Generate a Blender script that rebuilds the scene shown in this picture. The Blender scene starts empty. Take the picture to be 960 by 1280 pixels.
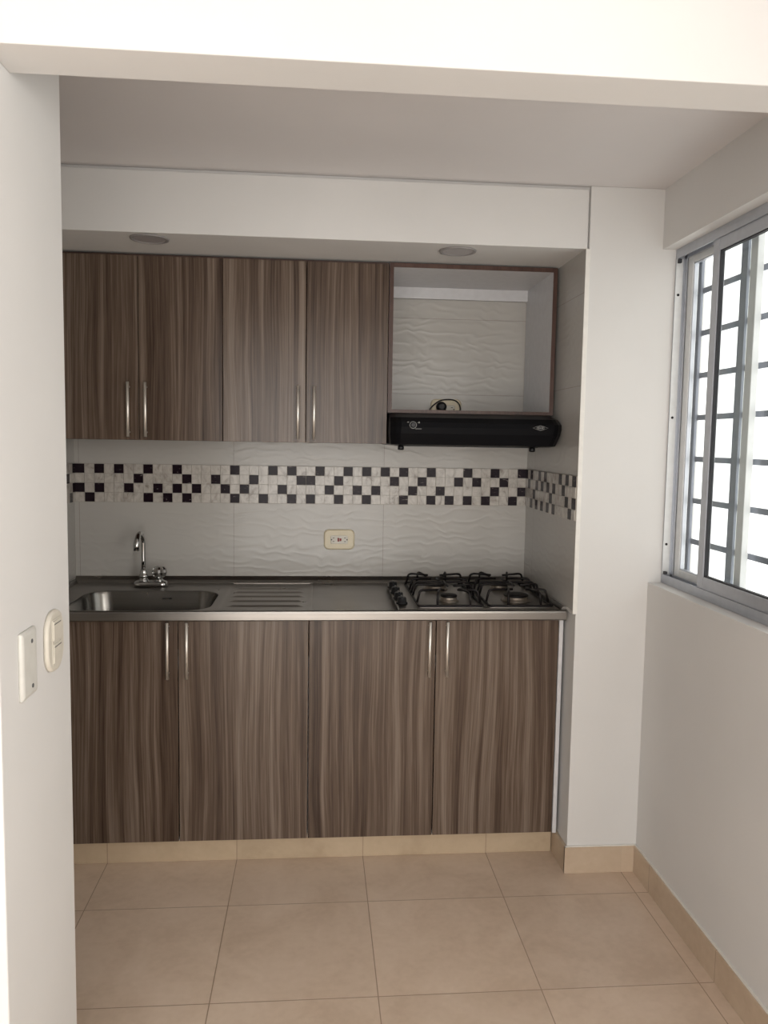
import bpy, bmesh, math, random
from mathutils import Vector, Matrix
random.seed(4)
S = bpy.context.scene
C = S.collection
PI = math.pi

# ------------------------------------------------------------------ materials
def newmat(name):
    m = bpy.data.materials.new(name); m.use_nodes = True
    nt = m.node_tree; b = nt.nodes['Principled BSDF']
    return m, nt, b
def N(nt, t, **kw):
    n = nt.nodes.new(t)
    for k, v in kw.items():
        if k in n.inputs: n.inputs[k].default_value = v
        else: setattr(n, k, v)
    return n
def L(nt, a, ao, b, bi): nt.links.new(a.outputs[ao], b.inputs[bi])
def M(nt, op, a, b=None, c=None):
    n = nt.nodes.new('ShaderNodeMath'); n.operation = op
    for i, v in enumerate((a, b, c)):
        if v is None: continue
        if isinstance(v, (int, float)): n.inputs[i].default_value = v
        else: nt.links.new(v, n.inputs[i])
    return n.outputs[0]
def ramp(nt, fac, stops):
    r = nt.nodes.new('ShaderNodeValToRGB')
    e = r.color_ramp.elements
    while len(e) < len(stops): e.new(0.5)
    for el, (p, c) in zip(e, stops): el.position = p; el.color = (*c, 1)
    nt.links.new(fac, r.inputs[0]); return r.outputs[0]
def mapped(nt, scale, loc=(0, 0, 0), offset=None):
    g = nt.nodes.new('ShaderNodeNewGeometry')
    mp = nt.nodes.new('ShaderNodeMapping'); mp.inputs['Scale'].default_value = scale
    mp.inputs['Location'].default_value = loc
    src = g.outputs['Position']
    if offset is not None:
        ad = nt.nodes.new('ShaderNodeVectorMath'); ad.operation = 'ADD'
        nt.links.new(src, ad.inputs[0]); nt.links.new(offset, ad.inputs[1]); src = ad.outputs[0]
    nt.links.new(src, mp.inputs['Vector'])
    return mp.outputs[0]
def bump(nt, b, h, strength, dist):
    bp = N(nt, 'ShaderNodeBump', Strength=strength, Distance=dist)
    nt.links.new(h, bp.inputs['Height']); L(nt, bp, 'Normal', b, 'Normal')
def simple(name, col, rough=.5, metal=0., spec=.5, noise=0., nscale=40, coat=0):
    m, nt, b = newmat(name)
    b.inputs['Roughness'].default_value = rough; b.inputs['Metallic'].default_value = metal
    b.inputs['Specular IOR Level'].default_value = spec
    b.inputs['Coat Weight'].default_value = coat
    tn = N(nt, 'ShaderNodeTexNoise', Scale=nscale, Detail=3.)
    nt.links.new(mapped(nt, (1, 1, 1)), tn.inputs['Vector'])
    k = .04 + noise
    c0 = tuple(max(0, c*(1-k)) for c in col); c1 = tuple(min(1, c*(1+k)) for c in col)
    cr = ramp(nt, tn.outputs['Fac'], [(.3, c0), (.7, c1)])
    nt.links.new(cr, b.inputs['Base Color'])
    return m
def paint(name, col, rough=.75):
    m, nt, b = newmat(name)
    b.inputs['Roughness'].default_value = rough; b.inputs['Specular IOR Level'].default_value = .3
    t1 = N(nt, 'ShaderNodeTexNoise', Scale=2.2, Detail=4.); v = mapped(nt, (1, 1, 1)); nt.links.new(v, t1.inputs['Vector'])
    cr = ramp(nt, t1.outputs['Fac'], [(.3, tuple(c*.965 for c in col)), (.7, tuple(min(1, c*1.02) for c in col))])
    nt.links.new(cr, b.inputs['Base Color'])
    t2 = N(nt, 'ShaderNodeTexNoise', Scale=60., Detail=3.); nt.links.new(v, t2.inputs['Vector'])
    t3 = N(nt, 'ShaderNodeTexNoise', Scale=5., Detail=2.); nt.links.new(v, t3.inputs['Vector'])
    h = M(nt, 'ADD', M(nt, 'MULTIPLY', t2.outputs['Fac'], .25), M(nt, 'MULTIPLY', t3.outputs['Fac'], 2.))
    bump(nt, b, h, .25, .003)
    return m

def seam(nt, coord, origin, pitch, half):
    f = M(nt, 'FRACT', M(nt, 'DIVIDE', M(nt, 'SUBTRACT', coord, origin), pitch))
    d = M(nt, 'ABSOLUTE', M(nt, 'SUBTRACT', f, .5))       # .5 at seam
    return M(nt, 'GREATER_THAN', d, .5-half/pitch)

def mixc(nt, fac, a, b):
    mx = nt.nodes.new('ShaderNodeMix'); mx.data_type = 'RGBA'
    nt.links.new(fac, mx.inputs[0])
    for i, v in ((6, a), (7, b)):
        if isinstance(v, tuple): mx.inputs[i].default_value = (*v, 1)
        else: nt.links.new(v, mx.inputs[i])
    return mx.outputs[2]

def floor_mat(name, ox, oy, vertical=None, cols=((.555, .43, .325), (.615, .485, .375), (.66, .53, .42))):
    m, nt, b = newmat(name)
    b.inputs['Roughness'].default_value = .33; b.inputs['Specular IOR Level'].default_value = .45
    g = nt.nodes.new('ShaderNodeNewGeometry'); sp = nt.nodes.new('ShaderNodeSeparateXYZ')
    L(nt, g, 'Position', sp, 0)
    sx = seam(nt, sp.outputs['X'], ox, .443, .0014)
    sy = seam(nt, sp.outputs['Y'], oy, .443, .0014)
    if vertical == 'x': mask = sx
    elif vertical == 'y': mask = sy
    elif vertical == 'none': mask = M(nt, 'MULTIPLY', sx, 0.)
    else: mask = M(nt, 'MAXIMUM', sx, sy)
    v = mapped(nt, (1, 1, 1))
    n1 = N(nt, 'ShaderNodeTexNoise', Scale=5., Detail=6., Roughness=.6, Distortion=.6); nt.links.new(v, n1.inputs['Vector'])
    n2 = N(nt, 'ShaderNodeTexNoise', Scale=45., Detail=3.); nt.links.new(v, n2.inputs['Vector'])
    f = M(nt, 'ADD', M(nt, 'MULTIPLY', n1.outputs['Fac'], .75), M(nt, 'MULTIPLY', n2.outputs['Fac'], .25))
    base = ramp(nt, f, [(.36, cols[0]), (.5, cols[1]), (.66, cols[2])])
    # slight tone change from tile to tile
    cx = M(nt, 'FLOOR', M(nt, 'DIVIDE', M(nt, 'SUBTRACT', sp.outputs['X'], ox), .443))
    cy = M(nt, 'FLOOR', M(nt, 'DIVIDE', M(nt, 'SUBTRACT', sp.outputs['Y'], oy), .443))
    rn = M(nt, 'FRACT', M(nt, 'MULTIPLY', M(nt, 'SINE', M(nt, 'ADD', M(nt, 'MULTIPLY', cx, 12.9), M(nt, 'MULTIPLY', cy, 78.2))), 43.7))
    hs = N(nt, 'ShaderNodeHueSaturation'); nt.links.new(base, hs.inputs['Color'])
    nt.links.new(M(nt, 'ADD', M(nt, 'MULTIPLY', rn, .08), .97), hs.inputs['Value'])
    col = mixc(nt, mask, hs.outputs[0], (.33, .24, .17))
    nt.links.new(col, b.inputs['Base Color'])
    h = M(nt, 'SUBTRACT', M(nt, 'MULTIPLY', n1.outputs['Fac'], .12), mask)
    bump(nt, b, h, .4, .0012)
    return m

def wall_tile_mat(name, axis, origin):
    m, nt, b = newmat(name)
    b.inputs['Roughness'].default_value = .22; b.inputs['Specular IOR Level'].default_value = .35
    g = nt.nodes.new('ShaderNodeNewGeometry'); sp = nt.nodes.new('ShaderNodeSeparateXYZ')
    L(nt, g, 'Position', sp, 0)
    s1 = seam(nt, sp.outputs[axis], origin, .6, .0011)
    zlo = M(nt, 'LESS_THAN', sp.outputs['Z'], 1.3)
    s2a = seam(nt, sp.outputs['Z'], 1.218, .3, .0011)
    s2b = seam(nt, sp.outputs['Z'], 1.365, .299, .0011)
    s2 = M(nt, 'ADD', M(nt, 'MULTIPLY', s2a, zlo), M(nt, 'MULTIPLY', s2b, M(nt, 'SUBTRACT', 1., zlo)))
    mask = M(nt, 'MAXIMUM', s1, s2)
    na = N(nt, 'ShaderNodeTexNoise', Scale=1., Detail=1.5); nt.links.new(mapped(nt, (5, 5, 9)), na.inputs['Vector'])
    nb = N(nt, 'ShaderNodeTexNoise', Scale=1., Detail=1.); nt.links.new(mapped(nt, (4, 4, 14), (3, 1, 7)), nb.inputs['Vector'])
    sw = M(nt, 'SINE', M(nt, 'ADD', M(nt, 'MULTIPLY', sp.outputs[axis], 2*PI/.105), M(nt, 'MULTIPLY', na.outputs['Fac'], 22.)))
    ph = M(nt, 'ADD', M(nt, 'ADD', M(nt, 'MULTIPLY', sp.outputs['Z'], 2*PI/.034), M(nt, 'MULTIPLY', sw, 1.15)), M(nt, 'MULTIPLY', nb.outputs['Fac'], 16.))
    wv = M(nt, 'POWER', M(nt, 'ADD', M(nt, 'MULTIPLY', M(nt, 'SINE', ph), .5), .5), 1.6)
    wt_h = M(nt, 'MULTIPLY', wv, M(nt, 'ADD', M(nt, 'MULTIPLY', na.outputs['Fac'], .9), .1))
    nz = N(nt, 'ShaderNodeTexNoise', Scale=2.5, Detail=2.); nt.links.new(mapped(nt, (1, 1, 1)), nz.inputs['Vector'])
    base = ramp(nt, nz.outputs['Fac'], [(.3, (.43, .41, .38)), (.7, (.47, .45, .42))])
    col = mixc(nt, mask, base, (.33, .30, .27))
    nt.links.new(col, b.inputs['Base Color'])
    h = M(nt, 'SUBTRACT', M(nt, 'MULTIPLY', wt_h, .8), M(nt, 'MULTIPLY', mask, .8))
    bump(nt, b, h, .33, .0026)
    return m

def wood_mat(name, dark, mid, light, rough=.33):
    m, nt, b = newmat(name)
    b.inputs['Roughness'].default_value = rough; b.inputs['Specular IOR Level'].default_value = .33
    oi = nt.nodes.new('ShaderNodeObjectInfo'); cb = nt.nodes.new('ShaderNodeCombineXYZ')
    r = M(nt, 'MULTIPLY', oi.outputs['Random'], 31.)
    nt.links.new(r, cb.inputs[0]); nt.links.new(r, cb.inputs[2])
    dn = N(nt, 'ShaderNodeTexNoise', Scale=1., Detail=1.)
    nt.links.new(mapped(nt, (5, 5, 1.3), offset=cb.outputs[0]), dn.inputs['Vector'])
    c2 = nt.nodes.new('ShaderNodeCombineXYZ'); nt.links.new(M(nt, 'ADD', r, M(nt, 'MULTIPLY', dn.outputs['Fac'], .05)), c2.inputs[0]); nt.links.new(r, c2.inputs[2])
    a = N(nt, 'ShaderNodeTexNoise', Scale=1., Detail=3., Roughness=.6, Distortion=.2)
    nt.links.new(mapped(nt, (46, 46, .45), offset=c2.outputs[0]), a.inputs['Vector'])
    f = N(nt, 'ShaderNodeTexNoise', Scale=1., Detail=3., Roughness=.7, Distortion=.1)
    nt.links.new(mapped(nt, (170, 170, 3.), offset=c2.outputs[0]), f.inputs['Vector'])
    w = N(nt, 'ShaderNodeTexNoise', Scale=1., Detail=1., Distortion=.5)
    nt.links.new(mapped(nt, (8, 8, .35), offset=cb.outputs[0]), w.inputs['Vector'])
    s = M(nt, 'ADD', M(nt, 'ADD', M(nt, 'MULTIPLY', a.outputs['Fac'], .50), M(nt, 'MULTIPLY', f.outputs['Fac'], .33)), M(nt, 'MULTIPLY', w.outputs['Fac'], .17))
    col = ramp(nt, s, [(.37, dark), (.49, mid), (.62, light)])
    nt.links.new(col, b.inputs['Base Color'])
    bump(nt, b, f.outputs['Fac'], .12, .001)
    return m

def steel_mat(name, col=(.55, .53, .5), rough=.28, axis='x', mottled=0.):
    m, nt, b = newmat(name)
    b.inputs['Metallic'].default_value = 1.
    t = N(nt, 'ShaderNodeTexNoise', Scale=1., Detail=4.)
    sc = (2, 160, 160) if axis == 'x' else (160, 160, 2)
    nt.links.new(mapped(nt, sc), t.inputs['Vector'])
    t2 = N(nt, 'ShaderNodeTexNoise', Scale=7., Detail=5.); nt.links.new(mapped(nt, (1, 1, 1)), t2.inputs['Vector'])
    nt.links.new(M(nt, 'ADD', M(nt, 'MULTIPLY', t2.outputs['Fac'], .16), rough-.08), b.inputs['Roughness'])
    cr = ramp(nt, t.outputs['Fac'], [(.3, tuple(c*.9 for c in col)), (.7, col)])
    nt.links.new(cr, b.inputs['Base Color'])
    bump(nt, b, t.outputs['Fac'], .08, .0005)
    return m

def marble_mat():
    m, nt, b = newmat('mosaic_marble')
    b.inputs['Roughness'].default_value = .22
    n = N(nt, 'ShaderNodeTexNoise', Scale=30., Detail=6., Roughness=.65, Distortion=1.2); nt.links.new(mapped(nt, (1, 1, .6)), n.inputs['Vector'])
    c = ramp(nt, n.outputs['Fac'], [(.3, (.24, .21, .18)), (.43, (.42, .385, .345)), (.6, (.53, .495, .45))])
    nt.links.new(c, b.inputs['Base Color']); return m
def black_tile_mat():
    m, nt, b = newmat('mosaic_black')
    b.inputs['Roughness'].default_value = .2; b.inputs['Specular IOR Level'].default_value = .12
    n = N(nt, 'ShaderNodeTexNoise', Scale=26., Detail=5., Distortion=2.); nt.links.new(mapped(nt, (1, 1, 2.5)), n.inputs['Vector'])
    c = ramp(nt, n.outputs['Fac'], [(.5, (.012, .006, .010)), (.66, (.02, .011, .016)), (.70, (.2, .17, .16))])
    nt.links.new(c, b.inputs['Base Color']); return m
def glass_mat():
    m = bpy.data.materials.new('window_glass'); m.use_nodes = True
    nt = m.node_tree; nt.nodes.clear()
    o = N(nt, 'ShaderNodeOutputMaterial'); tr = N(nt, 'ShaderNodeBsdfTransparent'); gl = N(nt, 'ShaderNodeBsdfGlossy')
    tr.inputs['Color'].default_value = (.93, .95, .95, 1); gl.inputs['Roughness'].default_value = .02
    mx = N(nt, 'ShaderNodeMixShader'); fr = N(nt, 'ShaderNodeFresnel', IOR=1.45)
    ge = N(nt, 'ShaderNodeNewGeometry')
    nt.links.new(M(nt, 'MULTIPLY', fr.outputs[0], M(nt, 'SUBTRACT', 1., ge.outputs['Backfacing'])), mx.inputs[0]); L(nt, tr, 0, mx, 1); L(nt, gl, 0, mx, 2); L(nt, mx, 0, o, 0)
    return m

PAINT = paint('white_wall_paint', (.645, .635, .62))
CEILP = paint('ceiling_paint', (.66, .635, .63))
FLOOR = floor_mat('beige_floor_tile', .618, -.781)
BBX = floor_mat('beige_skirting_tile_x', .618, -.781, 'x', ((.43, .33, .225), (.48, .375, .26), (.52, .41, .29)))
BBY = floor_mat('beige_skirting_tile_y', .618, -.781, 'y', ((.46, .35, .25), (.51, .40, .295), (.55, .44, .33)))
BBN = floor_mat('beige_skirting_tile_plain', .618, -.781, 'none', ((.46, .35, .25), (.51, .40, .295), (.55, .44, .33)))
TILEB = wall_tile_mat('wavy_wall_tile_back', 'X', .557)
TILES = wall_tile_mat('wavy_wall_tile_side', 'Y', -.72)
GROUT = simple('mosaic_grout', (.36, .33, .29), .8)
MARB = marble_mat(); BLK = black_tile_mat()
WOOD = wood_mat('grey_brown_laminate', (.038, .022, .015), (.098, .066, .047), (.195, .150, .118), .25)
EDGE = wood_mat('dark_brown_edge_band', (.05, .026, .020), (.075, .040, .031), (.10, .058, .045))
WHITEB = simple('white_melamine', (.58, .575, .585), .4)
STEEL = steel_mat('brushed_steel', (.30, .28, .26), .30)
BASIN = steel_mat('sink_steel', (.22, .21, .195), .24)
CHROME = simple('chrome', (.52, .52, .51), .10, 1.)
NICKEL = simple('satin_nickel', (.80, .76, .70), .42, .9)
IRON = simple('black_enamel_iron', (.008, .006, .006), .45, spec=.25)
BLACKP = simple('black_plastic', (.008, .008, .009), .35, spec=.3)
HOODM = simple('black_painted_metal', (.006, .006, .007), .34, spec=.05)
MARK = simple('silver_print', (.34, .34, .33), .5)
MESHM = simple('grey_filter_mesh', (.12, .12, .12), .5, .6)
ALU = simple('aluminium', (.46, .48, .52), .38, .6)
ALUL = simple('pale_aluminium', (.66, .67, .67), .45, .3)
BARS = simple('blue_grey_painted_steel', (.22, .24, .29), .5)
RUB = simple('dark_rubber_seal', (.03, .03, .035), .7)
GLASS = glass_mat()
CREAM = simple('cream_plastic', (.66, .58, .42), .4)
IVORY = simple('ivory_plastic', (.60, .565, .49), .4)
WPLAS = simple('white_plastic', (.58, .57, .53), .45)
DIFF = simple('frosted_diffuser', (.36, .34, .345), .35)
RIM = simple('lamp_rim', (.27, .255, .25), .45)
HOLE = simple('dark_hole', (.01, .008, .008), .7)
RED = simple('red_plastic', (.25, .02, .015), .5)
CAULK = simple('white_sealant', (.72, .70, .66), .6)
BRASS = simple('grey_burner_ring', (.30, .26, .22), .4, .9)

# ------------------------------------------------------------------ mesh helpers
WL = {}
def BM(): return bmesh.new()
def box(bm, x0, x1, y0, y1, z0, z1, bev=0, seg=2, mi=0):
    if x0 > x1: x0, x1 = x1, x0
    if y0 > y1: y0, y1 = y1, y0
    if z0 > z1: z0, z1 = z1, z0
    r = bmesh.ops.create_cube(bm, size=1)
    for v in r['verts']:
        v.co = Vector(((x0+x1)/2+v.co.x*(x1-x0), (y0+y1)/2+v.co.y*(y1-y0), (z0+z1)/2+v.co.z*(z1-z0)))
    fs = set(f for v in r['verts'] for f in v.link_faces)
    for f in fs: f.material_index = mi
    if bev:
        es = list(set(e for v in r['verts'] for e in v.link_edges))
        rr = bmesh.ops.bevel(bm, geom=es, offset=bev, segments=seg, affect='EDGES', profile=.5)
        for f in rr['faces']: f.material_index = mi
def tube(bm, pts, r, n=8, closed=False, mi=0, caps=True):
    pts = [Vector(p) for p in pts]; k = len(pts)
    rs = r if isinstance(r, (list, tuple)) else [r]*k
    rings = []; up = None
    for i, p in enumerate(pts):
        a = pts[i-1] if (i > 0 or closed) else pts[i]
        b = pts[(i+1) % k] if (i < k-1 or closed) else pts[i]
        t = (b-a).normalized()
        if up is None: up = t.orthogonal().normalized()
        up = (up - t*up.dot(t)).normalized(); s = t.cross(up)
        rings.append([bm.verts.new(p+(up*math.cos(2*PI*j/n)+s*math.sin(2*PI*j/n))*rs[i]) for j in range(n)])
    m = k if closed else k-1
    for i in range(m):
        A = rings[i]; B = rings[(i+1) % k]
        for j in range(n):
            f = bm.faces.new((A[j], A[(j+1) % n], B[(j+1) % n], B[j])); f.smooth = True; f.material_index = mi
    if caps and not closed:
        bm.faces.new(rings[0][::-1]).material_index = mi; bm.faces.new(rings[-1]).material_index = mi
def smooth_path(pts, rad=.008, seg=4):
    pts = [Vector(p) for p in pts]; out = [pts[0]]
    for i in range(1, len(pts)-1):
        p = pts[i]; a = (pts[i-1]-p); b = (pts[i+1]-p)
        ra = min(rad, a.length*.45, b.length*.45)
        A = p+a.normalized()*ra; B = p+b.normalized()*ra
        for s in range(seg+1):
            t = s/seg; out.append(A*(1-t)**2+p*2*t*(1-t)+B*t*t)
    out.append(pts[-1]); return out
def lathe(bm, prof, c, n=28, axis='z', mi=0):
    """prof: list of (r, h) from bottom to top, c centre"""
    c = Vector(c); rings = []
    for r, h in prof:
        ring = []
        for j in range(n):
            a = 2*PI*j/n; x, y = math.cos(a)*r, math.sin(a)*r
            if axis == 'z': v = Vector((x, y, h))
            elif axis == 'y': v = Vector((x, -h, y))        # h grows towards the camera (-Y)
            else: v = Vector((h, x, y))                      # h grows along +X
            ring.append(bm.verts.new(c+v))
        rings.append(ring)
    for A, B in zip(rings, rings[1:]):
        for j in range(n):
            f = bm.faces.new((A[j], A[(j+1) % n], B[(j+1) % n], B[j])); f.smooth = True; f.material_index = mi
    for ring in (rings[0], rings[-1]):
        f = bm.faces.new(ring); f.material_index = mi
def rrect(cx, cy, w, h, r, seg=6):
    pts = []
    for (sx, sy, a0) in ((1, 1, 0), (-1, 1, 90), (-1, -1, 180), (1, -1, 270)):
        for i in range(seg+1):
            a = math.radians(a0+90*i/seg)
            pts.append((cx+sx*(w/2-r)+r*math.cos(a), cy+sy*(h/2-r)+r*math.sin(a)))
    return pts
def plate(bm, pts2, d0, d1, plane, taper=0., mi=0):
    """rounded plate: pts2 outline in (u,v); plane 'y' -> (u=x, v=z), raised from y=d0 to d1; 'x' -> (u=y, v=z); 'z' -> (x,y)"""
    def P(u, v, d): return {'y': (u, d, v), 'x': (d, u, v), 'z': (u, v, d)}[plane]
    cx = sum(p[0] for p in pts2)/len(pts2); cy = sum(p[1] for p in pts2)/len(pts2)
    def inset(t):
        ex = max(abs(p[0]-cx) for p in pts2); ey = max(abs(p[1]-cy) for p in pts2)
        return [(cx+(u-cx)*(ex-t)/ex, cy+(v-cy)*(ey-t)/ey) for u, v in pts2]
    A = [bm.verts.new(P(u, v, d0)) for u, v in pts2]
    if taper:
        lv = [(0, d0+(d1-d0)*.5), (taper*.35, d0+(d1-d0)*.85), (taper, d1)]
    else: lv = [(0, d1)]
    prev = A
    for t, d in lv:
        B = [bm.verts.new(P(u, v, d)) for u, v in (inset(t) if t else pts2)]
        for j in range(len(A)):
            f = bm.faces.new((prev[j], prev[(j+1) % len(A)], B[(j+1) % len(A)], B[j])); f.material_index = mi; f.smooth = bool(taper)
        prev = B
    bm.faces.new(prev).material_index = mi; bm.faces.new(A[::-1]).material_index = mi

def obj(name, bm, mats, parent=None):
    bmesh.ops.recalc_face_normals(bm, faces=bm.faces)
    xs = [v.co for v in bm.verts]
    lo = Vector((min(v.x for v in xs), min(v.y for v in xs), min(v.z for v in xs)))
    hi = Vector((max(v.x for v in xs), max(v.y for v in xs), max(v.z for v in xs)))
    o = Vector(((lo.x+hi.x)/2, (lo.y+hi.y)/2, lo.z))
    for v in bm.verts: v.co -= o
    me = bpy.data.meshes.new(name); bm.to_mesh(me); bm.free()
    for m in (mats if isinstance(mats, (list, tuple)) else [mats]): me.materials.append(m)
    ob = bpy.data.objects.new(name, me); C.objects.link(ob)
    WL[ob.name] = o
    if parent: ob.parent = parent; ob.location = o-WL[parent.name]
    else: ob.location = o
    return ob
def thing(name, label, cat, loc, group=None):
    o = bpy.data.objects.new(name, None); C.objects.link(o); o.location = loc; o.empty_display_size = .05
    WL[o.name] = Vector(loc); return tag(o, label, cat, group)
def tag(o, label, cat, group=None):
    o['label'] = label; o['category'] = cat
    if group: o['group'] = group
    return o
def struct(name, bm, mats, parent=None, label=None):
    o = obj(name, bm, mats, parent)
    if parent is None: o['kind'] = 'structure'
    if label: o['label'] = label
    return o
def sbox(name, *b, mat=PAINT, label=None, bev=0):
    bm = BM(); box(bm, *b, bev=bev); return struct(name, bm, mat, None, label)

# ------------------------------------------------------------------ dimensions (metres)
XL, XR, XP, XW = -.06, 1.745, 1.755, 2.0     # alcove left/right tile faces, pier edge, window wall
YP = -.644                                   # face of pier and soffit
ZC = 2.297; ZS = 2.1
JX = .388; JY0 = -1.575; JY1 = -1.937        # left pier of the opening
YB0 = -1.835                                 # far face of the header beam
RB = -5.0                                    # back of the living room
LXL = -1.4

# ------------------------------------------------------------------ setting
sbox('floor', LXL-.12, 2.16, RB-.12, .1, -.08, 0, mat=FLOOR, label='beige ceramic tiled floor')
sbox('ceiling', LXL-.12, 2.16, RB-.12, .1, ZC, ZC+.08, mat=CEILP, label='white painted ceiling')
bm = BM(); box(bm, XL-.1, XR+.01, 0, .1, 0, ZC)
wb = struct('wall_back', bm, TILEB, None, 'back wall of the kitchen recess in white wavy relief tiles')
wleft = sbox('wall_left', XL-.1, XL, JY0, 0, 0, ZC, mat=TILES)
# left pier of the opening, with the switches
sbox('wall_left_pier', LXL, JX, JY1, JY0, 0, ZC, label='white painted end of the wall at the left of the opening', bev=.003)
sbox('wall_left_living', LXL-.12, LXL, RB, JY1, 0, ZC)
# header over the opening
sbox('trim_1', JX, XW, JY1, YB0, 2.051, ZC, label='white painted header over the opening', bev=.002)
# pier right of the recess, painted; its recess side is tiled above the worktop
sbox('wall_right_pier', XP, 2.15, YP, .1, 0, ZC, label='white painted pier between the recess and the window', bev=.002)
bm = BM(); box(bm, XR, XP-.0003, YP+.001, 0, .905, ZS)
wr = struct('wall_right_recess', bm, TILES, None, 'tiled right side of the kitchen recess')
bm = BM(); box(bm, XR-.001, XP+.004, YP-.0035, YP+.0005, .905, ZS, bev=.001)
struct('trim_2', bm, CAULK, None, 'thin white strip closing the tile edge')
# soffit box over the cabinets with a shadow gap round it
bm = BM(); box(bm, XL, XP-.007, YP, 0, ZS, ZC-.011, bev=.0015); box(bm, XL, XP-.001, YP+.012, -.001, ZS+.002, ZC-.001)
struct('trim_3', bm, PAINT, None, 'white painted soffit over the wall cabinets')
# window wall: below, above, and beyond the opening
WY0, WY1, WZ0, WZ1 = YP, -1.83, 1.013, 2.107
bm = BM()
box(bm, XW, 2.15, -2.9, YP-.0003, 0, WZ0); box(bm, XW, 2.15, RB, -2.9, 0, .84); box(bm, XW, 2.15, RB, -4.7, .84, WZ0); box(bm, XW, 2.15, RB, YP-.0003, WZ1, ZC); box(bm, XW, 2.15, -2.9, WY1, WZ0, WZ1); box(bm, XW, 2.15, RB, -4.7, WZ0, WZ1)  # second opening, out of view, is added to let light onto the left pier
struct('wall_right', bm, PAINT, None, 'white painted wall with the barred window')
# far end of the living room; wide unseen opening placed to let light in
bm = BM()
box(bm, LXL-.12, -.9, RB-.12, RB, 0, ZC); box(bm, 1.7, 2.15, RB-.12, RB, 0, ZC); box(bm, -.9, 1.7, RB-.12, RB, 2.15, ZC)
struct('wall_front', bm, PAINT)
# skirting
H = .093
bm = BM(); box(bm, XL, XR-.002, -.5, -.488, 0, H, bev=.0012)
struct('baseboard_recess', bm, BBX, None, 'beige tile plinth under the base cabinets')
bm = BM(); box(bm, XP-.010, XP, -.488, YP-.0098, 0, H, bev=.001)
struct('baseboard_pier_side', bm, BBN)
bm = BM(); box(bm, XP-.010, XW-.010, YP-.010, YP, 0, H, bev=.001)
struct('baseboard_pier', bm, BBN, None, 'beige tile skirting on the pier')
bm = BM(); box(bm, XW-.010, XW, YP, RB, 0, H, bev=.001)
struct('baseboard_right', bm, BBY, None, 'beige tile skirting along the window wall')
bm = BM()
box(bm, XP-.007, XW-.004, YP-.007, YP, H, H+.003); box(bm, XW-.006, XW, YP-.004, RB, H, H+.003)
struct('trim_4', bm, CAULK, None, 'white sealant bead on the skirting')

# ---- mosaic bands
P = {1: [0,2,4,7,10,16,20,22,25,28,30,32,34,37,41,44,47], 2: [6,11,14,18,23,24,27,33,36,40,42,45],
     3: [0,2,5,8,10,12,15,17,21,26,29,31,35,38,44,47], 4: [1,7,9,11,16,19,22,24,27,30,34,37,39,41,43,46]}
Q = {1: [0,2,5,7,12,14,16], 2: [1,4,6,8,10,13], 3: [3,9,14,16], 4: [2,4,6,8,10,15]}
sq = .0375; zt = 1.3675
bm = BM(); box(bm, XL+.0005, XR-.0005, -.0035, -.0002, zt-4*sq-.001, zt+.001, mi=0)
for r in range(1, 5):
    for k in range(48):
        x = -.057+k*sq; z = zt-r*sq
        box(bm, x+.0009, x+sq-.0009, -.0060, -.003, z+.0009, z+sq-.0009, mi=2 if k in P[r] else 1)
o = struct('mosaic_band', bm, [GROUT, MARB, BLK], wb); o['label'] = 'band of small black and marble mosaic squares'
bm = BM(); box(bm, XR-.0035, XR-.0002, YP+.002, -.0062, zt-4*sq-.001, zt+.001, mi=0)
for r in range(1, 5):
    for k in range(17):
        y = -.0065-k*sq; y1 = max(y-sq+.0018, YP+.003); z = zt-r*sq
        if y-y1 < .004: continue
        box(bm, XR-.0060, XR-.003, y1, y, z+.0009, z+sq-.0009, mi=2 if k in Q[r] else 1)
o = struct('mosaic_band', bm, [GROUT, MARB, BLK], wr); o['label'] = 'band of small black and marble mosaic squares'

bm = BM(); box(bm, XL+.0002, XL+.0035, YP+.002, -.0062, zt-4*sq-.001, zt+.001, mi=0)
Q2 = {1: [0, 3, 6, 11], 2: [2, 5, 8, 14], 3: [0, 4, 7, 10, 13], 4: [1, 6, 9, 12]}
for r in range(1, 5):
    for k in range(17):
        y = -.0065-k*sq; y1 = max(y-sq+.0018, YP+.003); z = zt-r*sq
        if y-y1 < .004: continue
        box(bm, XL+.003, XL+.0060, y1, y, z+.0009, z+sq-.0009, mi=2 if k in Q2[r] else 1)
o = struct('mosaic_band', bm, [GROUT, MARB, BLK], wleft); o['label'] = 'band of small black and marble mosaic squares'

# ------------------------------------------------------------------ window
w = bpy.data.objects.new('window_1', None); C.objects.link(w); w.location = (2.075, -1.24, WZ0); WL['window_1'] = Vector(w.location)
w['kind'] = 'structure'; w['label'] = 'aluminium sliding window with a security grille'
FX0, FX1 = 2.045, 2.108
g = .0008
bm = BM()
box(bm, FX0, FX1, WY0-g, WY0-.008, WZ0+g, WZ1-g); box(bm, FX0, FX1, WY1+g, WY1+.008, WZ0+g, WZ1-g)   # jambs
box(bm, FX0, FX1, WY0-.008, WY1+.008, WZ0+g, WZ0+.012); box(bm, FX0, FX1, WY0-.008, WY1+.008, WZ1-.012, WZ1-g)
for x in (FX0+.0005, FX0+.028, FX1-.006):                                                    # track fins
    t = .0035
    box(bm, x, x+t, WY0-.008, WY1+.008, WZ0+.012, WZ0+.030); box(bm, x, x+t, WY0-.008, WY1+.008, WZ1-.030, WZ1-.012)
    if x > FX0+.01:
        box(bm, x, x+t, WY0-.008, WY0-.022, WZ0+.02, WZ1-.02); box(bm, x, x+t, WY1+.008, WY1+.022, WZ0+.02, WZ1-.02)
obj('window_frame', bm, ALU, w)
bm = BM()
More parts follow.
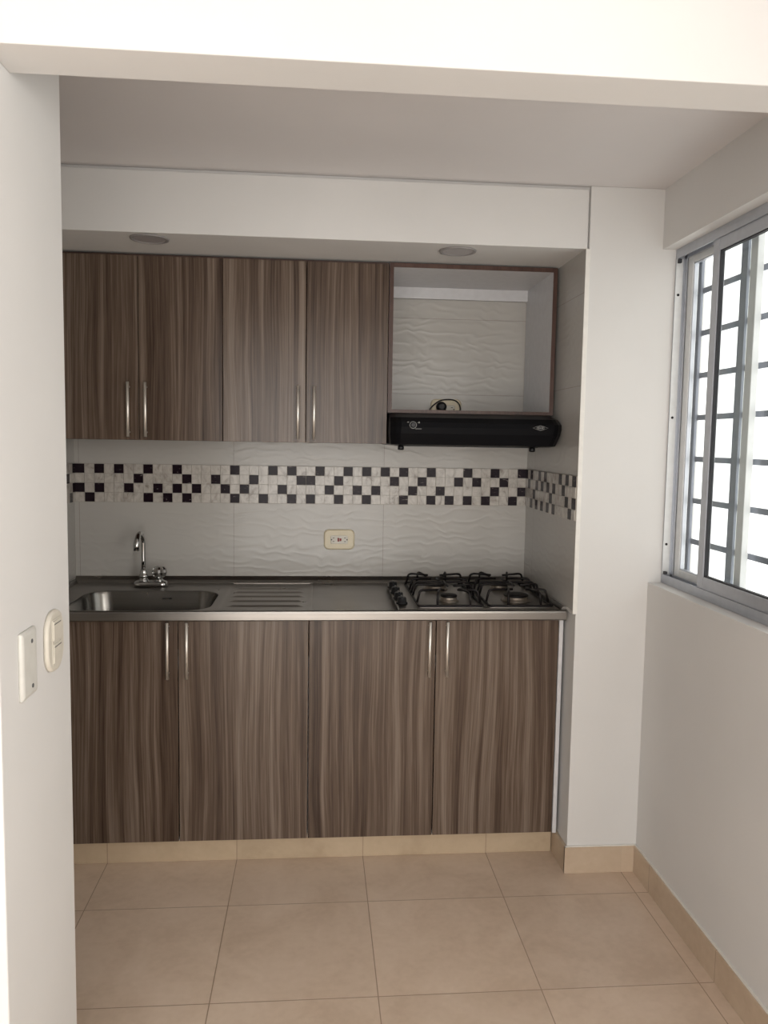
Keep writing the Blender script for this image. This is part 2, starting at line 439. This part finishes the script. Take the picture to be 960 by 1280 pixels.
box(bm, FX0-.001, FX0+.022, WY0-.008, WY0-.0092, WZ0+.03, WZ1-.03)
obj('jamb_cover', bm, ALUL, w)
for z in (1.144, 1.565, 1.962):
    bm = BM(); c = Vector((FX0+.009, WY0-.0092, z)); lathe(bm, [(.0042, 0), (.0042, .0012), (.002, .0022)], c, 12, 'y'); obj('screw', bm, HOLE, w)
bm = BM(); box(bm, FX0+.002, FX0+.012, WY0-.0095, WY0-.022, WZ1-.045, WZ1-.032, .001); box(bm, FX0+.002, FX0+.012, WY0-.0095, WY0-.022, WZ0+.031, WZ0+.040, .001)
obj('corner_stop', bm, RUB, w)
def sash(x, y0, y1, front):
    z0, z1 = WZ0+.022, WZ1-.020; sw = .036; d = .02
    bm = BM()
    rail = .044 if front else .030
    for ya in ((y0, y0-sw), (y1+sw, y1)):
        box(bm, x, x+d, ya[0], ya[1], z0, z1, .0012, 1)
    box(bm, x+.001, x+d-.001, y0-sw, y1+sw, z0, z0+rail, .0012, 1); box(bm, x+.001, x+d-.001, y0-sw, y1+sw, z1-rail, z1, .0012, 1)
    o = obj('window_sash', bm, ALU if front else ALUL, w)
    bm = BM(); e = .004
    ya, yb, za, zb = y0-sw, y1+sw, z0+rail, z1-rail
    for q in ((ya, ya-e, za, zb), (yb, yb+e, za, zb), (ya, yb, za, za+e), (ya, yb, zb-e, zb)): box(bm, x+.004, x+d-.004, *q)
    obj('gasket', bm, RUB if front else ALU, o)
    bm = BM(); box(bm, x+.0085, x+.0115, ya-.0005, yb+.0005, za+.0005, zb-.0005); obj('pane', bm, GLASS, o)
sash(2.0785, -.664, -1.082, False)
sash(2.0500, -.886, -1.312, True)
sash(2.0785, -1.402, -1.812, False)
# security grille just outside
gr = thing('window_grille', 'blue grey welded steel security grille outside the sliding window', 'window grille', (2.118, -1.24, WZ0))
for i, z in enumerate((1.160, 1.294, 1.430, 1.565, 1.700, 1.835, 1.970)):
    bm = BM(); box(bm, 2.1185, 2.1245, WY0-.0015, WY1+.0015, z-.0088, z+.0088, .0008, 1); obj('crossbar', bm, BARS, gr)
for ya, yb in ((-.6455, -.6980), (-.940, -.975), (-1.235, -1.268), (-1.525, -1.558), (-1.795, -1.8285)):
    bm = BM(); box(bm, 2.1090, 2.118, ya, yb, WZ0+.001, WZ1-.001, .0008, 1); obj('upright', bm, BARS, gr)

# ------------------------------------------------------------------ cabinets
def handle(x, ybase, z0, z1, parent):
    bm = BM(); r = .0052; yo = ybase-.024
    tube(bm, [(x, yo, z0), (x, yo, z1)], r, 12)
    for z in (z0+.016, z1-.016): tube(bm, [(x, yo, z), (x, ybase-.0004, z)], .0034, 8)
    o = obj('handle', bm, NICKEL, parent); o['label'] = 'slim brushed bar handle'
def door(x0, x1, y, z0, z1, hx, hz, parent, gap=.0016, mat=WOOD):
    bm = BM(); box(bm, x0+gap, x1-gap, y, y+.018, z0, z1, .0009, 1)
    d = obj('door', bm, mat, parent)
    handle(hx, y, hz[0], hz[1], d)
def carcass(x0, x1, y0, y1, z0, z1, parent, t=.015, back=True, mats=WHITEB):
    bm = BM()
    box(bm, x0, x0+t, y0, y1, z0, z1); box(bm, x1-t, x1, y0, y1, z0, z1)
    box(bm, x0+t, x1-t, y0, y1, z0, z0+t); box(bm, x0+t, x1-t, y0, y1, z1-t, z1)
    if back: box(bm, x0+t, x1-t, y1-.005, y1, z0+t, z1-t)
    obj('body', bm, mats, parent)
YD = -.558
zb0, zb1 = .102, .866
for (x0, xm, x1, h1, h2, lab) in (( -.003, .430, .864, .3985, .4615, 'left base cabinet in grey brown laminate under the sink'),
                                 (.864, 1.298, 1.727, 1.274, 1.334, 'right base cabinet in grey brown laminate under the gas hob')):
    t = thing('base_cabinet', lab, 'cabinet', ((x0+x1)/2, -.3, zb0), 'two door base cabinets')
    bm = BM(); a, b_ = x0+.001, x1-.001; top = .74
    box(bm, a, a+.015, YD+.0195, -.012, zb0-.006, top); box(bm, b_-.015, b_, YD+.0195, -.012, zb0-.006, top)
    box(bm, a+.015, b_-.015, YD+.0195, -.012, zb0-.006, zb0+.009)
    box(bm, a+.015, b_-.015, -.017, -.012, zb0+.009, top)
    box(bm, a+.015, b_-.015, YD+.0195, YD+.0345, .70, top)
    obj('body', bm, WHITEB, t)
    if x0 > .5:
        bm = BM(); box(bm, 1.7285, XR-.0025, YD, YD+.3, zb0-.004, .868, .001, 1); o = obj('side_panel', bm, WHITEB, t); o['label'] = 'narrow white end panel'
    else:
        bm = BM(); box(bm, XL+.001, -.0045, YD, YD+.018, zb0, zb1); obj('filler_strip', bm, WOOD, t)
    door(x0, xm, YD, zb0, zb1, h1, (.674, .864), t); door(xm, x1, YD, zb0, zb1, h2, (.674, .864), t)
YU = -.377; zu0, zu1 = 1.463, 2.0885
for (x0, xm, x1, h1, h2, lab) in ((-.013, .272, .5575, .239, .2975, 'wall cabinet at the left above the sink, two dark laminate doors'),
                                 (.5575, .846, 1.1335, .8185, .8745, 'wall cabinet beside the extractor hood, two dark laminate doors')):
    t = thing('wall_cabinet', lab, 'cabinet', ((x0+x1)/2, -.18, zu0), 'two door wall cabinets')
    carcass(x0+.001, x1-.001, YU+.0195, -.008, zu0, zu1+.0085, t, mats=EDGE)
    door(x0, xm, YU, zu0, zu1, h1, (1.474, 1.661), t, .0013); door(xm, x1, YU, zu0, zu1, h2, (1.474, 1.661), t, .0013)
# open cabinet over the hood
t = thing('open_wall_cabinet', 'open white lined cabinet box with brown edges above the black extractor hood', 'cabinet', (1.434, -.18, 1.576))
X0, X1, Z0, Z1 = 1.1345, 1.7335, 1.574, 2.094
bm = BM()
e = .0012
box(bm, X0, X0+.014, YU+e, -.008, Z0, Z1); box(bm, X1-.014, X1, YU+e, -.008, Z0, Z1)
box(bm, X0+.014, X1-.014, YU+e, -.008, Z1-.014, Z1)
obj('body', bm, WHITEB, t)
bm = BM(); box(bm, X0+.014, X1-.014, -.024, -.009, 2.036, Z1-.0145); obj('hanging_rail', bm, WHITEB, t)
bm = BM(); box(bm, X0, X1, YU-.0005, YU+e, Z1-.015, Z1); box(bm, X0, X0+.0145, YU-.0005, YU+e, Z0, Z1-.015); box(bm, X1-.0145, X1, YU-.0005, YU+e, Z0, Z1-.015)
box(bm, X0+.0145, X1-.0145, YU-.0005, YU+.06, Z0, Z0+.012)
o = obj('edge_band', bm, EDGE, t); o['label'] = 'dark brown edging'

# ------------------------------------------------------------------ extractor hood
t = thing('extractor_hood', 'slim black extractor hood under the open cabinet', 'extractor hood', (1.43, -.25, 1.457))
bm = BM()
def ring(x0, x1, c, yb, yf, z):
    return [bm.verts.new(p) for p in ((x0, yb, z), (x1, yb, z), (x1, yf+c, z), (x1-c*.55, yf+c*.25, z), (x1-c, yf, z), (x0+c, yf, z), (x0+c*.55, yf+c*.25, z), (x0, yf+c, z))]
hx0, hx1 = 1.1365, 1.7405
R = [ring(hx0+.012, hx1-.030, .030, -.012, -.455, 1.459), ring(hx0+.004, hx1-.018, .030, -.012, -.482, 1.463), ring(hx0, hx1-.004, .034, -.012, -.496, 1.500),
     ring(hx0, hx1, .036, -.012, -.500, 1.522), ring(hx0, hx1, .036, -.012, -.497, 1.538), ring(hx0+.002, hx1-.006, .032, -.012, -.468, 1.556), ring(hx0+.004, hx1-.02, .03, -.012, -.395, 1.5725)]
for A, B in zip(R, R[1:]):
    for j in range(8): bm.faces.new((A[j], A[(j+1) % 8], B[(j+1) % 8], B[j]))
bm.faces.new(R[0][::-1]); bm.faces.new(R[-1])
bmesh.ops.recalc_face_normals(bm, faces=bm.faces)
obj('housing', bm, HOODM, t)
bm = BM()
for (a, b_) in ((1.19, 1.42), (1.44, 1.67)):
    box(bm, a, b_, -.42, -.06, 1.4565, 1.4588, .001, 1)
    for i in range(9): box(bm, a+.01, b_-.01, -.40+i*.037, -.385+i*.037, 1.4553, 1.4566)
obj('grease_filter', bm, MESHM, t)
for x in (1.178, 1.645):
    bm = BM(); lathe(bm, [(.006, -.016), (.011, -.014), (.011, -.004), (.008, 0)], (x, -.435, 1.4585), 14); obj('latch', bm, BLACKP, t)
YF = -.4995
def onface(z):       # y of the housing front at height z
    if z < 1.522: return -.496-.004*(z-1.5)/.022
    return -.500+.003*(z-1.522)/.016
# control ring with its ticks
kx, kz = 1.212, 1.529
bm = BM(); yk = onface(kz)-.001
tube(bm, [(kx+.0115*math.cos(a), yk, kz+.0115*math.sin(a)) for a in [2*PI*i/24 for i in range(24)]], .0010, 6, closed=True)
box(bm, kx-.020, kx-.014, yk-.0006, yk+.0012, kz+.0085, kz+.0105); box(bm, kx+.015, kx+.023, yk-.0006, yk+.0012, kz+.0075, kz+.0088)
box(bm, kx+.008, kx+.029, yk-.0006, yk+.0022, kz-.0135, kz-.0122); box(bm, kx+.020, kx+.0215, yk-.0006, yk+.0012, kz+.006, kz+.0125)
obj('control_marks', bm, MARK, t)
bm = BM(); lathe(bm, [(.0095, -.001), (.0095, .009), (.0075, .0115)], (kx, onface(kz), kz), 20, 'y'); obj('knob', bm, BLACKP, t)
# maker's emblem: a stretched diamond with an oval and a bar of lettering
ex, ez = 1.655, 1.526; bm = BM(); ye = onface(ez)-.0012
def ln(pts, r=.0005, closed=True): tube(bm, [(ex+u, ye, ez+v) for u, v in pts], r, 6, closed=closed)
ln([(-.027, 0), (-.012, .0052), (0, .0085), (.012, .0052), (.027, 0), (.012, -.0052), (0, -.0085), (-.012, -.0052)])
ln([(.0135*math.cos(2*PI*i/20), .0055*math.sin(2*PI*i/20)) for i in range(20)], .0005)
for i, u in enumerate((-.0082, -.0041, 0, .0041, .0082)):
    box(bm, ex+u-.0014, ex+u+.0014, ye-.0006, ye+.001, ez-.0016, ez+.0016+(.0008 if i in (0, 4) else 0))
obj('emblem', bm, MARK, t)

# ------------------------------------------------------------------ worktop with sink and drainer
ct = thing('kitchen_worktop', 'brushed steel worktop with built in sink and drainer', 'worktop', (.84, -.29, .87))
ZT = .9; cx0, cx1, cy0, cy1 = XL+.001, XR-.0015, -.585, -.001
bm = BM()
# top sheet around the sink
sx0, sx1, sy0, sy1 = cx0+.016, .548, -.568, -.034
hole = rrect(.2865, -.374, .485, .352, .085, 8)     # sink opening
n = len(hole); ccx, ccy = .2865, -.374
def toedge(p):
    dx, dy = p[0]-ccx, p[1]-ccy
    t_ = min(((sx1-ccx)/dx if dx > 0 else (sx0-ccx)/dx) if abs(dx) > 1e-9 else 9e9, ((sy1-ccy)/dy if dy > 0 else (sy0-ccy)/dy) if abs(dy) > 1e-9 else 9e9)
    return (ccx+dx*t_, ccy+dy*t_)
outer = [list(toedge(p)) for p in hole]
for cxn, cyn in ((sx0, sy0), (sx1, sy0), (sx0, sy1), (sx1, sy1)):
    j = min(range(n), key=lambda i: (outer[i][0]-cxn)**2+(outer[i][1]-cyn)**2); outer[j] = [cxn, cyn]
VO = [bm.verts.new((x, y, ZT)) for x, y in outer]
def scaled(k, dz): return [bm.verts.new((ccx+(x-ccx)*k[0], ccy+(y-ccy)*k[1], ZT+dz)) for x, y in hole]
V1 = scaled((1.012, 1.016), 0.0); 
for j in range(n): bm.faces.new((VO[j], VO[(j+1) % n], V1[(j+1) % n], V1[j]))
V2 = scaled((1.0, 1.0), -.002)
for j in range(n): bm.faces.new((V1[j], V1[(j+1) % n], V2[(j+1) % n], V2[j])).smooth = True
# drainer: sheet with five pressed ribs running left to right
def sheet(xs, ys, zf):
    G = [[bm.verts.new((x, y, zf(x, y))) for y in ys] for x in xs]
    for i in range(len(xs)-1):
        for j in range(len(ys)-1): bm.faces.new((G[i][j], G[i+1][j], G[i+1][j+1], G[i][j+1])).smooth = True
def rib(x, y):
    s = 0
    for c in (-.150, -.225, -.305, -.390, -.475):
        xs_ = .575+(-.150-c)*.02; xe = .845
        ex_ = max(0, min(1, (x-xs_)/.02))*max(0, min(1, (xe-x)/.02))
        s += .0045*math.exp(-((y-c)/.009)**2)*ex_
    edge = .0
    return ZT-.002*max(0, min(1, (x-.556)/.01))*max(0, min(1, (.868-x)/.01))+s
xs = [.548+i*(.872-.548)/54 for i in range(55)]; ys = [-.568+i*(.534)/120 for i in range(121)]
sheet(xs, ys, rib)
xs = [.872, .874, .876, 1.05, 1.168, 1.170, 1.172, sx1+1.178]
sheet([.872, .8735, .875, 1.166, 1.1675, 1.169, XR-.0175], [-.568, -.034], lambda x, y: ZT-(.0012 if x in (.8735, 1.1675) else 0))
# front lip, back and side upstands
def prism(pr, a, b_, along):
    A = [bm.verts.new((a, y, z) if along == 'x' else (y, a, z)) for y, z in pr]; B = [bm.verts.new((b_, y, z) if along == 'x' else (y, b_, z)) for y, z in pr]
    m_ = len(pr)
    for j in range(m_): bm.faces.new((A[j], A[(j+1) % m_], B[(j+1) % m_], B[j]))
    bm.faces.new(A); bm.faces.new(B[::-1])
prism([(-.568, ZT), (-.573, ZT+.004), (-.579, ZT+.0045), (-.5845, ZT+.002), (-.586, ZT-.004), (-.586, .874), (-.582, .870), (-.578, .874), (-.578, ZT-.006), (-.568, ZT-.003)], cx0, cx1, 'x')
prism([(-.034, ZT), (-.024, ZT+.003), (-.015, ZT+.009), (-.008, ZT+.016), (-.0025, ZT+.0228), (-.001, ZT+.0230), (-.001, ZT-.004), (-.034, ZT-.004)], cx0, cx1, 'x')
prism([(cx0+.016, ZT), (cx0+.012, ZT+.008), (cx0+.008, ZT+.014), (cx0, ZT+.014), (cx0, ZT-.004), (cx0+.016, ZT-.004)], -.568, -.034, 'y')
prism([(cx1-.016, ZT), (cx1-.013, ZT+.008), (cx1-.009, ZT+.014), (cx1, ZT+.014), (cx1, ZT-.004), (cx1-.016, ZT-.004)], -.568, -.034, 'y')
obj('top_sheet', bm, STEEL, ct)
bm = BM(); prev = scaled((1.0, 1.0), -.0021)
for k, dz in (((.985, .98), -.012), ((.95, .94), -.085), ((.90, .88), -.128), ((.80, .76), -.145), ((.3, .3), -.150)):
    cur = scaled(k, dz)
    for j in range(n): bm.faces.new((prev[j], prev[(j+1) % n], cur[(j+1) % n], cur[j])).smooth = True
    prev = cur
bm.faces.new(prev)
sb = obj('sink_basin', bm, BASIN, ct)
bm = BM(); lathe(bm, [(.042, 0), (.042, .002), (.034, .003), (.030, -.002), (.008, -.002), (.006, .006), (.001, .007)], (ccx, ccy, ZT-.1496), 28); obj('drain', bm, CHROME, sb)
bm = BM()
for u in (-.012, 0, .012): box(bm, .33+u-.005, .33+u+.005, -.2095, -.2075, ZT-.030, ZT-.025)
obj('overflow_slots', bm, HOLE, sb)

# tap
t = thing('sink_tap', 'chrome gooseneck sink tap with one faceted knob', 'tap', (.252, -.10, ZT))
bm = BM(); plate(bm, rrect(.252, -.105, .128, .050, .022, 6), ZT+.0004, ZT+.022, 'z', .008); obj('base', bm, CHROME, t)
bm = BM(); fx = .224; fy = -.105
lathe(bm, [(.019, .018), (.019, .026), (.0155, .028), (.0155, .034), (.018, .036), (.018, .044), (.0145, .047), (.0145, .056), (.011, .066), (.0085, .07)], (fx, fy, ZT), 24)
obj('spout_collar', bm, CHROME, t)
bm = BM(); pts = [(fx, fy, ZT+.06), (fx, fy, 1.0), (fx, fy, 1.066)]
for i in range(1, 13):
    a = PI*i/12*.97; pts.append((fx-.006*i/12, fy-.044+.044*math.cos(a), 1.066+.044*math.sin(a)))
x_, y_, z_ = pts[-1]; pts += [(x_, y_-.001, z_-.02)]
tube(bm, pts, [.0082]*6+[.0098]*(len(pts)-6-3)+[.0108, .0110, .0112], 14); obj('spout', bm, CHROME, t)
bm = BM(); kx, ky = .284, -.105
lathe(bm, [(.0155, .018), (.0155, .026), (.010, .028), (.010, .036)], (kx, ky, ZT), 20); obj('knob_collar', bm, CHROME, t)
bm = BM(); n8 = 10; rings = []
for r_, h in ((.015, .034), (.024, .041), (.028, .055), (.0265, .067), (.019, .076), (.010, .079)):
    rings.append([bm.verts.new((kx+math.cos(2*PI*j/(2*n8))*r_*(1 if j % 2 else .86), ky+math.sin(2*PI*j/(2*n8))*r_*(1 if j % 2 else .86), ZT+h)) for j in range(2*n8)])
for A, B in zip(rings, rings[1:]):
    for j in range(2*n8): bm.faces.new((A[j], A[(j+1) % (2*n8)], B[(j+1) % (2*n8)], B[j]))
bm.faces.new(rings[0][::-1]); bm.faces.new(rings[-1])
obj('knob', bm, CHROME, t)

# ------------------------------------------------------------------ gas hob
t = thing('gas_hob', 'four burner built in gas hob with black wire grates', 'hob', (1.45, -.29, ZT))
bm = BM(); box(bm, 1.171, 1.7265, -.548, -.040, ZT+.0004, ZT+.003, .001, 1)
# pressed rims around the two burner wells
for (a, b_) in ((1.236, 1.472), (1.482, 1.7195)):
    tube(bm, [(x, y, ZT+.0035) for x, y in rrect((a+b_)/2, -.295, b_-a, .470, .012, 3)], .0018, 6, closed=True)
hp = obj('hob_plate', bm, STEEL, t)
for x, y in ((1.186, -.150), (1.186, -.262), (1.187, -.368), (1.189, -.455)):
    bm = BM(); lathe(bm, [(.021, .0032), (.021, .007), (.0165, .009), (.0155, .024), (.012, .027)], (x, y, ZT), 20)
    box(bm, x-.003, x+.003, y-.018, y+.018, ZT+.02, ZT+.0305, .001, 1)
    obj('control_knob', bm, BLACKP, t)
def burner(x, y, r):
    bm = BM(); lathe(bm, [(r*1.25, .0032), (r*1.2, .007), (r*.98, .009), (r*.98, .017), (r*.93, .020), (r*.5, .020)], (x, y, ZT), 32)
    b_ = obj('burner', bm, BRASS, t)
    bm = BM(); lathe(bm, [(r*1.0, .0203), (r*1.02, .024), (r*.9, .028), (r*.2, .029)], (x, y, ZT), 32); obj('burner_cap', bm, IRON, b_)
for x, y, r in ((1.363, -.412, .030), (1.348, -.180, .040), (1.612, -.400, .044), (1.600, -.175, .030)): burner(x, y, r)
def grate(x0, x1, y0, y1, cf, cb):
    bm = BM(); z = ZT+.0085; zt_ = ZT+.054; r = .0042
    tube(bm, [(x, y, z) for x, y in rrect((x0+x1)/2, (y0+y1)/2, x1-x0, y1-y0, .008, 3)], r, 8, closed=True)
    def prong(a, d, reach):      # from the frame point a, in direction d
        a = Vector((a[0], a[1], z)); d = Vector((d[0], d[1], 0)); L_ = d.length; u = d/L_
        pts = smooth_path([a, a+u*.010+Vector((0, 0, zt_-z-.004)), a+u*.022+Vector((0, 0, zt_-z)), a+u*reach+Vector((0, 0, zt_-z-.003))], .007, 3)
        tube(bm, pts, r, 7)
    for (cx_, cy_) in (cf, cb):
        for s in (-1, 1):
            for (ex_, far) in ((x0, cx_), (x1, cx_)):
                y = cy_+s*.062; d = (cx_-ex_, -s*.028); Lr = math.hypot(*d)
                prong((ex_, y), d, Lr-.024)
    for s in (-1, 1):
        x = cf[0]+s*.058; prong((x, y0), (-s*.03, cf[1]-y0), math.hypot(.03, cf[1]-y0)-.022)
        x = cb[0]+s*.058; prong((x, y1), (-s*.03, cb[1]-y1), math.hypot(.03, cb[1]-y1)-.022)
    ym = (y0+y1)/2
    tube(bm, smooth_path([(x0, ym, z), (x0+.012, ym, zt_-.002), (x1-.012, ym, zt_-.002), (x1, ym, z)], .01, 4), r, 7)
    for s, c in ((-1, cf), (1, cb)):
        tube(bm, smooth_path([(c[0], ym, zt_-.002), (c[0], ym+s*.05, zt_-.002), (c[0], c[1]-s*.03, zt_-.003)], .01, 3), r, 7)
    for fx_, fy_ in ((x0+.006, y0+.004), (x1-.006, y0+.004), (x0+.006, y1-.004), (x1-.006, y1-.004)): lathe(bm, [(.004, .0032), (.0045, .0085)], (fx_, fy_, ZT), 10)
    obj('grate', bm, IRON, t)
grate(1.240, 1.466, -.524, -.066, (1.363, -.412), (1.348, -.180))
grate(1.489, 1.714, -.524, -.066, (1.612, -.400), (1.600, -.175))

# ------------------------------------------------------------------ ceiling lights
for (x, y, lab) in ((.352, -.572, 'left round recessed downlight in the soffit above the sink'), (1.342, -.556, 'right round recessed downlight in the soffit near the hood')):
    t = thing('recessed_downlight', lab, 'ceiling light', (x, y, ZS-.006), 'round downlights in the soffit')
    bm = BM(); R_ = .060
    prof = [(R_-.011, -.0035), (R_-.005, -.0058), (R_, -.0045), (R_+.001, -.0005), (R_-.011, -.0005)]
    c = Vector((x, y, ZS)); rg = [[bm.verts.new(c+Vector((math.cos(2*PI*j/40)*r_, math.sin(2*PI*j/40)*r_, h))) for j in range(40)] for r_, h in prof]
    for i in range(len(rg)):
        A, B = rg[i], rg[(i+1) % len(rg)]
        for j in range(40): bm.faces.new((A[j], A[(j+1) % 40], B[(j+1) % 40], B[j])).smooth = True
    obj('rim', bm, RIM, t)
    bm = BM(); lathe(bm, [(R_-.0112, -.0030), (R_-.0112, -.0006)], (x, y, ZS), 40); obj('diffuser', bm, DIFF, t)

# ------------------------------------------------------------------ outlets, plug, switches
def outlet(cx, cz, lab, red):
    t = thing('power_outlet', lab, 'power outlet', (cx, -.004, cz-.04), 'cream outlets on the tiled wall')
    bm = BM(); plate(bm, rrect(cx, cz, .124, .082, .020, 6), -.0004, -.010, 'y', .006); obj('cover_plate', bm, CREAM, t)
    bm = BM(); plate(bm, rrect(cx, cz, .070, .034, .006, 4), -.0102, -.0125, 'y', .0012); ins = obj('socket_insert', bm, IVORY, t)
    for s in (-1, 1):
        for v in (-1, 1):
            bm = BM(); box(bm, cx+s*.023-.0035, cx+s*.023+.0035, -.0131, -.0124, cz+v*.0072-.0011, cz+v*.0072+.0011); obj('socket_slot', bm, HOLE, ins)
        bm = BM(); lathe(bm, [(.0026, -.0001), (.0026, .0007)], (cx+s*.031, -.0124, cz), 12, 'y'); obj('socket_hole', bm, HOLE, ins)
    if red:
        bm = BM(); box(bm, cx-.007, cx-.0005, -.0142, -.0126, cz-.0075, cz+.0075, .0006, 1); obj('reset_button', bm, RED, ins)
        bm = BM(); box(bm, cx+.0012, cx+.009, -.0142, -.0126, cz-.0055, cz+.0055, .0006, 1); obj('test_button', bm, RED, ins)
outlet(.979, 1.0735, 'cream power outlet with red buttons on the tiles above the worktop', True)
outlet(1.403, 1.604, 'cream power outlet seen inside the open cabinet above the hood', False)
pl = thing('hood_power_cord', 'black plug and looping cord in the outlet behind the hood', 'power cord', (1.385, -.03, 1.59))
bm = BM(); lathe(bm, [(.010, .0130), (.019, .0150), (.021, .024), (.019, .040), (.010, .044)], (1.381, 0, 1.613), 24, 'y'); obj('plug', bm, BLACKP, pl)
bm = BM()
kp = [(1.393, -.035, 1.600), (1.42, -.04, 1.588), (1.45, -.030, 1.588), (1.458, -.022, 1.605), (1.453, -.020, 1.626), (1.435, -.020, 1.640), (1.405, -.020, 1.643), (1.375, -.020, 1.637), (1.350, -.022, 1.620), (1.332, -.026, 1.598), (1.325, -.03, 1.5765)]
def catmull(p, k=6):
    p = [Vector(q) for q in p]; p = [p[0]*2-p[1]]+p+[p[-1]*2-p[-2]]; out = []
    for i in range(1, len(p)-2):
        for s in range(k):
            t_ = s/k; a, b_, c, d = p[i-1:i+3]
            out.append(.5*((2*b_)+(c-a)*t_+(2*a-5*b_+4*c-d)*t_*t_+(3*b_-a-3*c+d)*t_**3))
    out.append(p[-2]); return out
tube(bm, catmull(kp), .0026, 8); obj('cord', bm, BLACKP, pl)

t = thing('light_switch', 'ivory double rocker light switch near the edge of the left pier', 'light switch', (JX, -1.687, 1.03))
bm = BM(); plate(bm, rrect(-1.687, 1.0855, .094, .116, .040, 8), JX+.0004, JX+.009, 'x', .005); obj('cover_plate', bm, IVORY, t)
bm = BM(); box(bm, JX+.0088, JX+.0100, -1.712, -1.662, 1.042, 1.129, .0005, 1); obj('module_frame', bm, IVORY, t)
for z in (1.064, 1.107):
    bm = BM(); box(bm, JX+.0095, JX+.0116, -1.708, -1.666, z-.0185, z+.0185, .0012, 2); rk = obj('rocker', bm, IVORY, t)
    bm = BM(); box(bm, JX+.0114, JX+.0122, -1.706, -1.668, z+.0120, z+.0135); obj('rocker_line', bm, MESHM, rk)
t = thing('blank_cover_plate', 'blank white rectangular cover plate left of the light switch', 'cover plate', (JX, -1.822, 1.02))
bm = BM(); plate(bm, rrect(-1.822, 1.079, .072, .118, .004, 3), JX-.0002, JX+.008, 'x', .008); obj('plate', bm, WPLAS, t)
for z in (1.038, 1.117):
    bm = BM(); lathe(bm, [(.0038, 0), (.0038, .0012), (.002, .0018)], (JX+.0079, -1.815, z), 12, 'x'); obj('screw', bm, MESHM, t)

# ------------------------------------------------------------------ light: daylight through the window, plus two added area lights out of view
wd = bpy.data.worlds.new('World'); S.world = wd; wd.use_nodes = True
nt = wd.node_tree; bg = nt.nodes['Background']
bg.inputs['Color'].default_value = (1.0, .967, .925, 1); bg.inputs['Strength'].default_value = 1.8
def portal(name, loc, rot, sx, sy):
    l = bpy.data.lights.new(name, 'AREA'); l.shape = 'RECTANGLE'; l.size = sx; l.size_y = sy
    l.cycles.is_portal = True
    o = bpy.data.objects.new(name, l); C.objects.link(o); o.location = loc; o.rotation_euler = rot
portal('window_portal', (2.14, (WY0+WY1)/2, (WZ0+WZ1)/2), (0, PI/2, 0), WZ1-WZ0, WY0-WY1)
l = bpy.data.lights.new('added_rear_light', 'AREA'); l.shape = 'RECTANGLE'; l.size = 2.5; l.size_y = 2.05; l.energy = 27; l.color = (1.0, .982, .95)  # added lamp at the unseen rear opening, brightens the living room side
o = bpy.data.objects.new('added_rear_light', l); C.objects.link(o); o.location = (.4, RB-.02, 1.08); o.rotation_euler = (PI/2, 0, 0)

l = bpy.data.lights.new('added_side_light', 'AREA'); l.shape = 'RECTANGLE'; l.size = 1.25; l.size_y = 1.75; l.energy = 27; l.color = (1.0, .985, .945)  # added lamp at the made-up side opening, brightens the left pier
o = bpy.data.objects.new('added_side_light', l); C.objects.link(o); o.location = (2.13, -3.8, 1.475); o.rotation_euler = (0, PI/2, 0)

# ------------------------------------------------------------------ camera
cam = bpy.data.cameras.new('Camera'); co = bpy.data.objects.new('Camera', cam); C.objects.link(co); S.camera = co
yaw, pit, roll = math.radians(4.85), math.radians(-5.03), math.radians(.92)
fw = Vector((math.sin(yaw)*math.cos(pit), math.cos(yaw)*math.cos(pit), math.sin(pit)))
r = Vector((math.cos(yaw), -math.sin(yaw), 0)); u = r.cross(fw)
r2 = r*math.cos(roll)+u*math.sin(roll); u2 = -r*math.sin(roll)+u*math.cos(roll)
m = Matrix((r2, u2, -fw)).transposed().to_4x4(); m.translation = Vector((.886, -3.223, 1.471)); co.matrix_world = m
cam.sensor_fit = 'VERTICAL'; cam.sensor_height = 36; cam.lens = 999.8/1280*36
cam.clip_start = .05

S.view_settings.view_transform = 'Standard'; S.view_settings.look = 'None'
S.view_settings.gamma = 1; S.view_settings.use_curve_mapping = False
S.view_settings.exposure = 0.55
